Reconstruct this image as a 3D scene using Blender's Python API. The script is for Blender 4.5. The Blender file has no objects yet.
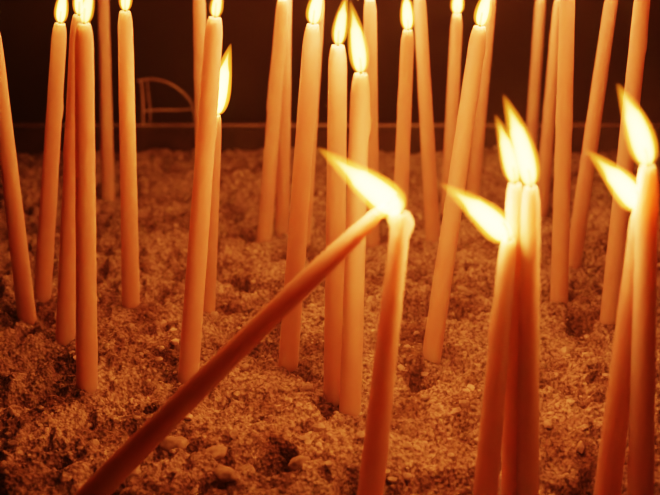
import bpy, math, random
import numpy as np
import bmesh
from mathutils import Vector, noise, Matrix

random.seed(7); rng=np.random.default_rng(11)
scene=bpy.context.scene
col=scene.collection
scene.view_settings.view_transform='Filmic'
scene.view_settings.look='High Contrast'

H=0.20; PITCH=math.radians(22); F=917.0
cam=bpy.data.cameras.new('camera'); cam.sensor_width=36; cam.lens=50
cam.clip_start=0.005; cam.clip_end=50
camo=bpy.data.objects.new('camera',cam); col.objects.link(camo)
camo.location=(0,0,H); camo.rotation_euler=(math.radians(90)-PITCH,0,0)
scene.camera=camo
cam.dof.use_dof=True; cam.dof.focus_distance=0.38; cam.dof.aperture_fstop=11.0

def ray(px,py):
    u=(px-330)/F; v=(247.5-py)/F
    c,s=math.cos(PITCH),math.sin(PITCH)
    return Vector((u, c+v*s, -s+v*c))
def on_sand(px,py,z=0.0):
    d=ray(px,py); t=(z-H)/d.z
    return Vector((0,0,H))+d*t
def at_y(px,py,y):
    d=ray(px,py); return Vector((0,0,H))+d*(y/d.y)

# ---------------- candle table: base, top, flame tip, flame width, options
LB='ivory taper candle with a lit flame, upright in sand'
SPEC=[
((27,318),(-8,25),(-6,-22),12,dict(power=.2,label='ivory lit taper candle leaning outward in sand')),
((42,300),(60,22),(65,-18),12,dict(power=.3,label='slender lit taper candle tilting slightly, planted in sand')),
((65,340),(79,14),(78,-27),11,dict(power=.25,label='lit taper candle standing close beside another in sand')),
((87,390),(84,22),(94,-18),13,dict(power=.25,label='tall straight lit taper candle close beside another')),
((108,199),(103,-18),(105,-55),12,dict(power=.7)),
((131,308),(125,10),(128,-34),12,dict(power=.45,label='upright lit taper candle with melted wax rim')),
((188,380),(215,16),(221,-18),12,dict(power=.5,label='tall lit taper candle tilting towards a shorter one')),
((207,312),(216,114),(231,43),20,dict(rb=.0040,rt=.0028,label='thin short taper candle with a tall bright flame')),
((204,236),(199,-12),(200,-50),12,{}),
((264,243),(283,-2),(284,-40),12,dict(label='lit taper candle leaning slightly, planted in sand')),
((282,232),(286,-12),(287,-48),11,{}),
((288,367),(313,23),(322,-20),16,dict(label='tall lit taper candle leaning slightly, planted in sand')),
((303,245),(319,-6),(322,-44),12,{}),
((334,394),(338,44),(347,-8),14,dict(label='straight lit taper candle with narrow flame')),
((350,415),(361,72),(350,0),18,dict(label='lit taper candle with tall yellow flame')),
((372,245),(370,-2),(372,-40),12,{}),
((398,262),(408,29),(405,-14),13,{}),
((433,236),(419,-8),(418,-45),12,dict(label='lit taper candle leaning slightly, planted in sand')),
((432,353),(480,25),(491,-18),15,dict(label='tall lit taper candle leaning well over in sand')),
((447,216),(457,13),(459,-18),12,{}),
((471,212),(491,-6),(492,-44),12,{}),
((528,190),(541,-6),(543,-42),12,{}),
((559,300),(568,-14),(570,-52),12,{}),
((541,212),(560,-4),(562,-42),11,{}),
((573,266),(613,-10),(616,-48),12,dict(label='lit taper candle leaning slightly, planted in sand')),
((609,320),(644,-16),(648,-58),13,dict(label='tall lit taper candle leaning outward in sand')),
((484,508),(509,238),(440,183),30,dict(rt=.0026,rb=.0043,up=.10,power=1.0,label='short taper candle whose flame blows sideways')),
((513,500),(515,182),(495,114),18,dict(rt=.0026,rb=.0040,power=.9,label='lit taper candle touching its neighbour, flames merging')),
((527,506),(531,185),(503,94),24,dict(rt=.0026,rb=.0040,power=.9,label='lit taper candle touching its neighbour, flames merging')),
((606,505),(641,207),(586,150),28,dict(rt=.0027,rb=.0045,up=.10,power=1.0,label='taper candle whose bright flame blows sideways')),
((640,515),(648,164),(617,83),26,dict(rt=.0028,power=.9,label='taper candle with large slanting flame')),
((369,508),(402,211),(317,147),34,dict(rt=.0028,rb=.0046,lump=.0,up=.03,power=1.5,blob=True,label='short lit taper candle with melted top lighting another')),
]
LEAN=(66,522)

# ---------------- materials
def mat(name):
    m=bpy.data.materials.new(name); m.use_nodes=True
    nt=m.node_tree; nt.nodes.clear()
    out=nt.nodes.new('ShaderNodeOutputMaterial')
    return m,nt,out
def N(nt,t,**k):
    n=nt.nodes.new(t)
    for a,b in k.items(): setattr(n,a,b)
    return n

def wax_mat(name,c,rough=0.5):
    m,nt,out=mat(name)
    p=N(nt,'ShaderNodeBsdfPrincipled')
    tc=N(nt,'ShaderNodeTexCoord'); nz=N(nt,'ShaderNodeTexNoise')
    nz.inputs['Scale'].default_value=60; nz.inputs['Detail'].default_value=4
    nt.links.new(tc.outputs['Object'],nz.inputs['Vector'])
    r=N(nt,'ShaderNodeValToRGB')
    r.color_ramp.elements[0].position=.3; r.color_ramp.elements[0].color=(c[0]*.95,c[1]*.92,c[2]*.9,1)
    r.color_ramp.elements[1].position=.7; r.color_ramp.elements[1].color=(*c,1)
    nt.links.new(nz.outputs['Fac'],r.inputs['Fac'])
    nt.links.new(r.outputs['Color'],p.inputs['Base Color'])
    p.inputs['Roughness'].default_value=rough
    p.inputs['Subsurface Weight'].default_value=1.0
    p.inputs['Subsurface Radius'].default_value=(1,.72,.6)
    p.inputs['Subsurface Scale'].default_value=0.012
    p.inputs['Specular IOR Level'].default_value=.2
    b=N(nt,'ShaderNodeBump'); b.inputs['Strength'].default_value=.12; b.inputs['Distance'].default_value=.0005
    nt.links.new(nz.outputs['Fac'],b.inputs['Height']); nt.links.new(b.outputs['Normal'],p.inputs['Normal'])
    nt.links.new(p.outputs[0],out.inputs['Surface'])
    return m
WAX=wax_mat('pale_wax',(.77,.55,.50))
SHADED_WAX=wax_mat('shaded_wax',(.60,.41,.35))  # same wax in a darker colour, painting in shade on the leaning candle

m,nt,out=mat('charred_wick'); WICK=m
p=N(nt,'ShaderNodeBsdfPrincipled'); nz=N(nt,'ShaderNodeTexNoise'); nz.inputs['Scale'].default_value=800
r=N(nt,'ShaderNodeValToRGB'); r.color_ramp.elements[0].color=(.01,.006,.004,1); r.color_ramp.elements[1].color=(.08,.04,.02,1)
nt.links.new(nz.outputs['Fac'],r.inputs['Fac']); nt.links.new(r.outputs['Color'],p.inputs['Base Color'])
p.inputs['Roughness'].default_value=.9
nt.links.new(p.outputs[0],out.inputs['Surface'])

def gas(name,c,s):
    m,nt,out=mat(name)
    e=N(nt,'ShaderNodeEmission'); e.inputs['Color'].default_value=(*c,1); e.inputs['Strength'].default_value=s
    nt.links.new(e.outputs[0],out.inputs['Volume']); return m
FLAME=gas('flame_gas',(1,.25,.02),480)
CORE=gas('flame_core_gas',(1,.50,.075),3800)

m,nt,out=mat('coarse_sand'); SAND=m
p=N(nt,'ShaderNodeBsdfPrincipled'); p.inputs['Roughness'].default_value=.7; p.inputs['Specular IOR Level'].default_value=.4
tc=N(nt,'ShaderNodeTexCoord')
n1=N(nt,'ShaderNodeTexNoise'); n1.inputs['Scale'].default_value=600; n1.inputs['Detail'].default_value=3
n2=N(nt,'ShaderNodeTexNoise'); n2.inputs['Scale'].default_value=40; n2.inputs['Detail'].default_value=3
v=N(nt,'ShaderNodeTexVoronoi'); v.inputs['Scale'].default_value=650
for n in (n1,n2,v): nt.links.new(tc.outputs['Object'],n.inputs['Vector'])
r=N(nt,'ShaderNodeValToRGB'); r.color_ramp.elements[0].position=.36; r.color_ramp.elements[0].color=(.20,.155,.14,1)
r.color_ramp.elements[1].position=.66; r.color_ramp.elements[1].color=(.68,.56,.52,1)
nt.links.new(n1.outputs['Fac'],r.inputs['Fac'])
r2=N(nt,'ShaderNodeValToRGB'); r2.color_ramp.elements[0].position=.34; r2.color_ramp.elements[0].color=(.42,.34,.31,1)
r2.color_ramp.elements[1].position=.55; r2.color_ramp.elements[1].color=(1,1,1,1)
nt.links.new(n2.outputs['Fac'],r2.inputs['Fac'])
mx=N(nt,'ShaderNodeMix',data_type='RGBA',blend_type='MULTIPLY'); mx.inputs[0].default_value=1
nt.links.new(r.outputs['Color'],mx.inputs[6]); nt.links.new(r2.outputs['Color'],mx.inputs[7])
nt.links.new(mx.outputs[2],p.inputs['Base Color'])
b=N(nt,'ShaderNodeBump'); b.inputs['Strength'].default_value=.9; b.inputs['Distance'].default_value=.001
nt.links.new(v.outputs['Distance'],b.inputs['Height']); nt.links.new(b.outputs['Normal'],p.inputs['Normal'])
nt.links.new(p.outputs[0],out.inputs['Surface'])

def simple(name,c1,c2,scale,rough,metal=0,spec=.5):
    m,nt,out=mat(name); p=N(nt,'ShaderNodeBsdfPrincipled')
    tc=N(nt,'ShaderNodeTexCoord'); nz=N(nt,'ShaderNodeTexNoise'); nz.inputs['Scale'].default_value=scale; nz.inputs['Detail'].default_value=5
    nt.links.new(tc.outputs['Object'],nz.inputs['Vector'])
    r=N(nt,'ShaderNodeValToRGB'); r.color_ramp.elements[0].position=.35; r.color_ramp.elements[0].color=(*c1,1)
    r.color_ramp.elements[1].position=.65; r.color_ramp.elements[1].color=(*c2,1)
    nt.links.new(nz.outputs['Fac'],r.inputs['Fac']); nt.links.new(r.outputs['Color'],p.inputs['Base Color'])
    p.inputs['Roughness'].default_value=rough; p.inputs['Metallic'].default_value=metal; p.inputs['Specular IOR Level'].default_value=spec
    nt.links.new(p.outputs[0],out.inputs['Surface']); return m
METAL=simple('blackened_metal',(.03,.02,.017),(.07,.045,.036),60,.6,.0,.3)
RIM=simple('worn_metal_edge',(.05,.037,.032),(.11,.085,.07),40,.45,.1)
RIM_HILITE=simple('painted_rim_highlight',(.5,.4,.36),(.85,.74,.66),60,.4,.2)  # pale colour paints in the highlight along the tray rim
WIRE=simple('iron_wire',(.4,.32,.29),(.7,.6,.54),60,.4,.0)
WALLM=simple('dark_plaster',(.030,.012,.009),(.045,.017,.012),3,.9)
TABLEM=simple('dark_wood',(.02,.012,.01),(.04,.022,.016),12,.6)
STONE=simple('sandy_pebble',(.3,.23,.2),(.58,.48,.43),300,.7)
GRAV=simple('gravel',(.22,.17,.155),(.78,.67,.62),110,.5)

def mesh_obj(name,verts,faces,material,smooth=True):
    me=bpy.data.meshes.new(name); me.from_pydata([tuple(v) for v in verts],[],faces); me.update()
    if smooth: me.polygons.foreach_set('use_smooth',[True]*len(me.polygons))
    me.materials.append(material)
    o=bpy.data.objects.new(name,me); col.objects.link(o); return o
def parent(o,p):
    o.parent=p

# ---------------- sand height field
BASES=[on_sand(*s[0]) for s in SPEC]+[on_sand(*LEAN)]
def vnoise(X,Y,cell,seed):
    g=np.random.default_rng(seed).random((256,256))
    x=X/cell+57.3; y=Y/cell+41.7
    xi=np.floor(x).astype(int); yi=np.floor(y).astype(int); fx=x-xi; fy=y-yi
    fx=fx*fx*(3-2*fx); fy=fy*fy*(3-2*fy)
    a=g[xi%256,yi%256]; b_=g[(xi+1)%256,yi%256]; c=g[xi%256,(yi+1)%256]; d=g[(xi+1)%256,(yi+1)%256]
    return (a*(1-fx)+b_*fx)*(1-fy)+(c*(1-fx)+d*fx)*fy-0.5
def sand_h(X,Y):
    X=np.asarray(X,float); Y=np.asarray(Y,float)
    wx=X+.006*vnoise(X,Y,.012,21)+.002*vnoise(X,Y,.004,23); wy=Y+.006*vnoise(X,Y,.012,22)+.002*vnoise(X,Y,.004,24)
    Xr=wx*.8+wy*.6; Yr=-wx*.6+wy*.8
    h=0.007*vnoise(X,Y,.07,1)+0.007*vnoise(Xr,Yr,.028,2)
    m=vnoise(wx,wy,.014,3)+.6*vnoise(Xr,Yr,.007,4)
    h+=0.0055*m
    pit=np.clip(-m-.16,0,1); h-=0.036*pit
    q3=vnoise(wx,wy,.0055,9); h-=.028*np.clip(-q3-.24,0,1)
    k=np.ones_like(X)
    for b in BASES:
        k*=1-.92*np.exp(-((X-b.x)**2+(Y-b.y)**2)/(.009**2))
    h=h*k
    e=np.clip((Y-.672)/.03,0,1); h=h*(1-.4*e)-.004*e*e
    q=vnoise(Xr,Yr,.0045,5); q2=vnoise(wx,wy,.0026,6)
    h+=0.0028*q+0.0025*q2+.0013*vnoise(X,Y,.0015,7)
    return h+.0005
x0,x1,y0,y1=-.372,.372,.102,.704
nx,ny=900,720
xs=np.linspace(x0,x1,nx); ys=np.linspace(y0,y1,ny)
X,Y=np.meshgrid(xs,ys); Z=sand_h(X,Y)+rng.normal(0,.00017,X.shape)
V=np.stack([X,Y,Z],-1).reshape(-1,3)
i=np.arange(nx*ny).reshape(ny,nx)
Fq=np.stack([i[:-1,:-1],i[:-1,1:],i[1:,1:],i[1:,:-1]],-1).reshape(-1,4)
me=bpy.data.meshes.new('sand'); me.vertices.add(len(V)); me.vertices.foreach_set('co',V.ravel())
me.loops.add(Fq.size); me.loops.foreach_set('vertex_index',Fq.ravel())
me.polygons.add(len(Fq)); me.polygons.foreach_set('loop_start',np.arange(0,Fq.size,4)); me.polygons.foreach_set('loop_total',np.full(len(Fq),4))
me.update(calc_edges=True); me.validate()
me.polygons.foreach_set('use_smooth',[True]*len(me.polygons))
me.materials.append(SAND)
sand=bpy.data.objects.new('sand',me); col.objects.link(sand)
sand['kind']='stuff'; sand['label']='coarse clumpy sand filling the tray around the candles'; sand['category']='sand'

bm=bmesh.new(); bmesh.ops.create_icosphere(bm,subdivisions=1,radius=1)
iv=np.array([v.co[:] for v in bm.verts]); ifc=np.array([[v.index for v in f.verts] for f in bm.faces]); bm.free()
n=12000
gx=rng.uniform(-.33,.33,n); gy=rng.uniform(.2,.70,n); gz=sand_h(gx,gy)
rad=.0004+.0020*rng.random(n)**6
vs=[];fs=[]
for k in range(n):
    s=rad[k]*np.array([rng.uniform(.8,1.3),rng.uniform(.8,1.3),rng.uniform(.6,1.)])
    a=rng.uniform(0,6.28); R=np.array([[math.cos(a),-math.sin(a),0],[math.sin(a),math.cos(a),0],[0,0,1]])
    vv=(iv*(1+rng.uniform(-.25,.25,iv.shape)))*s
    vs.append(vv@R.T+[gx[k],gy[k],gz[k]+rad[k]*.2]); fs.append(ifc+k*len(iv))
gr=mesh_obj('gravel_crumbs',np.concatenate(vs).tolist(),np.concatenate(fs).tolist(),GRAV,False)
gr['kind']='stuff'; gr['label']='small gravel crumbs scattered over the sand surface'; gr['category']='gravel'

def pebble(px,py,rx,ry,rz,rot):
    c=on_sand(px,py); c.z=float(sand_h(c.x,c.y))+rz*.3
    bm=bmesh.new(); bmesh.ops.create_icosphere(bm,subdivisions=3,radius=1)
    for v in bm.verts:
        q=v.co*1.3+Vector((px*.1,py*.1,0)); f=1+.4*noise.noise(q)+.2*noise.noise(q*2.5)+.1*noise.noise(q*6)
        v.co=Vector((v.co.x*rx*f,v.co.y*ry*f,v.co.z*rz*f))
    me=bpy.data.meshes.new('pebble'); bm.to_mesh(me); bm.free()
    me.polygons.foreach_set('use_smooth',[True]*len(me.polygons)); me.materials.append(STONE)
    o=bpy.data.objects.new('pebble',me); col.objects.link(o); o.location=c; o.rotation_euler=(.1,-.15,rot)
    o['label']='small flattish pebble half sunk in sand'; o['category']='pebble'; o['group']='pebbles on the sand'
for a in [(212,454,.0056,.0032,.0024,.4),(172,448,.0058,.0036,.0026,-.3),(245,462,.0042,.003,.0024,.9),
          (225,480,.0044,.003,.0024,-.6),(300,470,.004,.003,.0024,.3)]:
    pebble(*a)

# ---------------- candles
def axis_frame(d):
    d=d.normalized(); u=Vector((0,-1,0)).cross(d)
    if u.length<1e-3: u=Vector((1,0,0))
    u.normalize(); w=d.cross(u).normalized(); return u,w
def wax_body(L,rb,rt,bury,seed,pointed=False,lump=0.0,bend=0.0,blob=False,material=None):
    rr=random.Random(seed); seg=28
    zs=list(np.linspace(-bury,L*.9,46))+list(np.linspace(L*.905,L-.0004,36))
    drips=[(rr.uniform(0,6.28),L*rr.uniform(.55,.97),rr.uniform(.004,.015),rr.uniform(.0003,.0008)) for _ in range(rr.choice([1,2,3]))]
    if blob: drips=[(.2,L-.005,.004,.0012),(2.9,L-.003,.0030,.0013),(-1.5,L-.007,.006,.0007)]
    ph=rr.uniform(0,9)
    verts=[];faces=[]
    def cx(z):
        t=max(0,min(1,z/L)); return bend*4*t*(1-t)
    for z in zs:
        t=max(0,z/L); r=rb+(rt-rb)*t
        r*=1+.025*noise.noise(Vector((ph,z*70,0)))
        if pointed:
            q=(L-z)/(.028)
            if q<1: r*=.3+.7*math.sqrt(max(0,q*(2-q)))
        else:
            q=(L-z)/(.004 if blob else .010)
            if q<1: r*=.50+.50*math.sqrt(max(0,q*(2-q)))
            if lump: r+=lump*math.exp(-((L-z-.004)/.0035)**2)
        for k in range(seg):
            a=2*math.pi*k/seg; rk=r
            for (da,dz,dl,dh) in drips:
                if pointed: break
                dd=math.atan2(math.sin(a-da),math.cos(a-da))
                zz=(z-dz)
                f=math.exp(-(dd/.42)**2)*(math.exp(-(zz/.0022)**2) if zz<0 else math.exp(-(zz/dl)**2))
                rk+=dh*f
            rk*=1+.025*noise.noise(Vector((math.cos(a)*1.5,math.sin(a)*1.5+ph,z*120)))
            verts.append((cx(z)+rk*math.cos(a),rk*math.sin(a),z))
    nr=len(zs)
    for a in range(nr-1):
        for k in range(seg):
            faces.append((a*seg+k,a*seg+(k+1)%seg,(a+1)*seg+(k+1)%seg,(a+1)*seg+k))
    base=(nr-1)*seg
    for (fr,dz) in ((.7,-.0003),(.35,-.0006)):
        s=len(verts)
        for k in range(seg):
            x,y,z=verts[base+k]; verts.append((x*fr,y*fr,L-.0004+dz*(0 if pointed else 1)+(.0003 if pointed else 0)))
        prev=base if fr==.7 else s-seg
        for k in range(seg): faces.append((prev+k,prev+(k+1)%seg,s+(k+1)%seg,s+k))
    s=len(verts); verts.append((0,0,L-.001 if not pointed else L))
    for k in range(seg): faces.append((s-seg+k,s-seg+(k+1)%seg,s))
    faces.append(tuple(reversed(range(seg))))
    return mesh_obj('wax_body',verts,faces,material or WAX)

def tube(name,pts,rads,material,seg=10):
    verts=[];faces=[]
    for j,pnt in enumerate(pts):
        d=(pts[min(j+1,len(pts)-1)]-pts[max(j-1,0)]); u,w=axis_frame(d)
        for k in range(seg):
            a=2*math.pi*k/seg; verts.append(pnt+(u*math.cos(a)+w*math.sin(a))*rads[j])
    for j in range(len(pts)-1):
        for k in range(seg): faces.append((j*seg+k,j*seg+(k+1)%seg,(j+1)*seg+(k+1)%seg,(j+1)*seg+k))
    faces.append(tuple(reversed(range(seg)))); faces.append(tuple(range((len(pts)-1)*seg,len(pts)*seg)))
    return mesh_obj(name,verts,faces,material)
def bez(a,b,c,n):
    return [a*(1-t)**2+b*2*t*(1-t)+c*t*t for t in np.linspace(0,1,n)]
POW=.078
def candle(base,top,flame=None,fw=12,rb=.0044,rt=.0033,lean_y=0,label=LB,lump=0,bend=0,power=1.0,pointed=False,topv=None,up=.2,blob=False,material=None,seed=[0]):
    seed[0]+=1
    B=on_sand(*base); T=topv if topv is not None else at_y(top[0],top[1],B.y+lean_y)
    d=T-B; L=d.length
    e=bpy.data.objects.new('taper_candle',None); e.empty_display_size=.01; col.objects.link(e)
    u=Vector((1,0,0)); zax=d.normalized(); yax=zax.cross(u).normalized(); xax=yax.cross(zax)
    M=Matrix((xax,yax,zax)).transposed().to_4x4(); M.translation=B; e.matrix_world=M; Mi=M.inverted()
    e['label']=label; e['category']='candle'; e['group']='taper candles standing in the sand'
    w=wax_body(L,rb,rt,.02,seed[0],pointed,lump,bend,blob,material); parent(w,e)
    if flame is not None:
        tip=Mi@at_y(flame[0],flame[1],T.y-.002)
    else: tip=Vector((0,0,L+.03))
    side=Vector((tip.x,tip.y,0))
    wl=.0050 if not pointed else .0025
    wtip=Vector((0,0,L+wl))+ (side.normalized()*min(.0025,side.length*.12) if side.length>1e-5 else Vector())
    wk=tube('wick',bez(Vector((0,0,L-.003)),Vector((0,0,L+wl*.7)),wtip,7),[.0005]*6+[.0004],WICK,8); parent(wk,e)
    if flame is not None:
        dist=T.y/math.cos(math.radians(12))
        W=fw*dist/F*.5
        start=Vector((0,0,L-.0004))+side*.01
        fl=(tip-start).length
        ctrl=start+Vector((0,0,1))*fl*up+(tip-start)*.32
        n=30; pts=bez(start,ctrl,tip,n); rads=[]
        for t in np.linspace(0,1,n):
            rads.append(max(1e-5,W*(max(0,math.sin(math.pi*t**.58))**.8)*(1-.2*t)))
        fo=tube('flame',pts,[q*1.14+.0001 for q in rads],FLAME,20); parent(fo,e)
        idx=np.linspace(.6,26,24); ip=[];irr=[]
        for q in idx:
            a=int(q); f=q-a; ip.append(pts[a].lerp(pts[a+1],f)); irr.append((rads[a]*(1-f)+rads[a+1]*f)*.78)
        for j in range(8): irr[-1-j]*=(j+.05)/8.5
        co=tube('flame_core',ip,irr,CORE,16); parent(co,fo)
        ld=bpy.data.lights.new('flame_light','POINT'); ld.energy=POW*power; ld.color=(1,.255,.078); ld.shadow_soft_size=.0025
        lo=bpy.data.objects.new('flame_light',ld); col.objects.link(lo); lo.location=pts[16]; parent(lo,e)
    return e,T,M
for b_,t_,f_,w_,k_ in SPEC: e,TP,MP=candle(b_,t_,f_,w_,**k_)
tipv=at_y(387,205,TP.y+.0015)
candle(LEAN,None,None,rb=.0047,rt=.0028,topv=tipv,pointed=True,bend=-.001,material=SHADED_WAX,label='unlit honey-brown taper candle leaning over to catch a neighbour\'s flame')

# ---------------- tray
def box(bm,a,b):
    r=bmesh.ops.create_cube(bm,size=1)
    for v in r['verts']:
        v.co=Vector(((a[0]+b[0])/2+v.co.x*(b[0]-a[0]),(a[1]+b[1])/2+v.co.y*(b[1]-a[1]),(a[2]+b[2])/2+v.co.z*(b[2]-a[2])))
def boxes(name,lst,material,bev=.001):
    bm=bmesh.new()
    for a,b in lst: box(bm,a,b)
    bmesh.ops.bevel(bm,geom=bm.edges[:],offset=bev,segments=2,affect='EDGES')
    me=bpy.data.meshes.new(name); bm.to_mesh(me); bm.free(); me.materials.append(material)
    o=bpy.data.objects.new(name,me); col.objects.link(o); return o
tr=bpy.data.objects.new('sand_tray',None); col.objects.link(tr); tr.location=(0,0,-.07)
tr['label']='dark metal tray holding sand for devotional candles'; tr['category']='tray'
zt=.085
body=boxes('tray_body',[((-.39,.09,0),(.39,.72,.006)),((-.39,.708,0),(.39,.716,zt)),((-.39,.09,0),(.39,.098,zt-.01)),((-.39,.09,0),(-.382,.72,zt)),((.382,.09,0),(.39,.72,zt))],METAL)
parent(body,tr)
rim=boxes('rim',[((-.395,.705,zt),(.395,.718,zt+.0036)),((-.395,.086,zt-.01),(.395,.100,zt-.0068)),((-.395,.098,zt),(-.378,.706,zt+.0036)),((.378,.098,zt),(.395,.706,zt+.0036))],RIM,.0012)
parent(rim,tr)
bd=tube('highlight_bead',[Vector((-.39,.7060,zt+.0036)),Vector((0,.7060,zt+.0036)),Vector((.39,.7060,zt+.0036))],[.0008]*3,RIM_HILITE,10); parent(bd,tr)  # thin tube added to draw the painted highlight on the back rim
yh=.711
def wp(px,py):
    v=at_y(px,py,yh); return v-Vector((0,0,-.07))
def smooth_path(P,n=8):
    out=[]
    for j in range(len(P)-1):
        p0=P[max(j-1,0)];p1=P[j];p2=P[j+1];p3=P[min(j+2,len(P)-1)]
        for t in np.linspace(0,1,n,endpoint=False):
            out.append(.5*((2*p1)+(p2-p0)*t+(2*p0-5*p1+4*p2-p3)*t*t+(3*p1-p0-3*p2+p3)*t**3))
    out.append(P[-1]); return out
def wire(name,pp,r=.0013):
    pts=smooth_path([wp(*q) for q in pp]); o=tube(name,pts,[r]*len(pts),WIRE,10); parent(o,tr); return o
wire('wire_handle',[(137,81),(150,79),(166,82),(181,91),(192,105),(196,127)],.0010)
wire('wire_handle',[(143,127),(143,105),(142,90),(141,80)],.0010)
wire('wire_handle',[(150,127),(150,110),(148,92),(147,80)],.0006)
wire('wire_handle',[(143,111),(160,110),(178,110),(193,109)],.0008)

t=bpy.data.objects.new('table',None); col.objects.link(t); t.location=(0,.5,-.82)
t['label']='dark wooden stand carrying the sand tray'; t['category']='table'
top=boxes('table_top',[((-.6,-.5,.71),(.6,.5,.75))],TABLEM,.003); parent(top,t)
for sx in (-.55,.55):
    for sy in (-.45,.45):
        l=boxes('leg',[((sx-.03,sy-.03,0),(sx+.03,sy+.03,.71))],TABLEM,.003); parent(l,t)
fl=boxes('floor',[((-3,-2,-.86),(3,3,-.82))],TABLEM,.001); fl['kind']='structure'
wl=boxes('wall_back',[((-3,1.5,-.82),(3,1.6,2.2))],WALLM,.001); wl['kind']='structure'
for o,lab in ((fl,'dark floor'),(wl,'very dark plastered wall')): o['label']=lab; o['category']=lab.split()[-1]

w=bpy.data.worlds.new('world'); scene.world=w; w.use_nodes=True
bg=w.node_tree.nodes['Background']; bg.inputs[0].default_value=(1,.32,.16,1); bg.inputs[1].default_value=.004
vs_=w.node_tree.nodes.new('ShaderNodeVolumeScatter'); vs_.inputs['Color'].default_value=(1,.95,.9,1)
vs_.inputs['Density'].default_value=.08; vs_.inputs['Anisotropy'].default_value=.4
w.node_tree.links.new(vs_.outputs[0],w.node_tree.nodes['World Output'].inputs['Volume'])
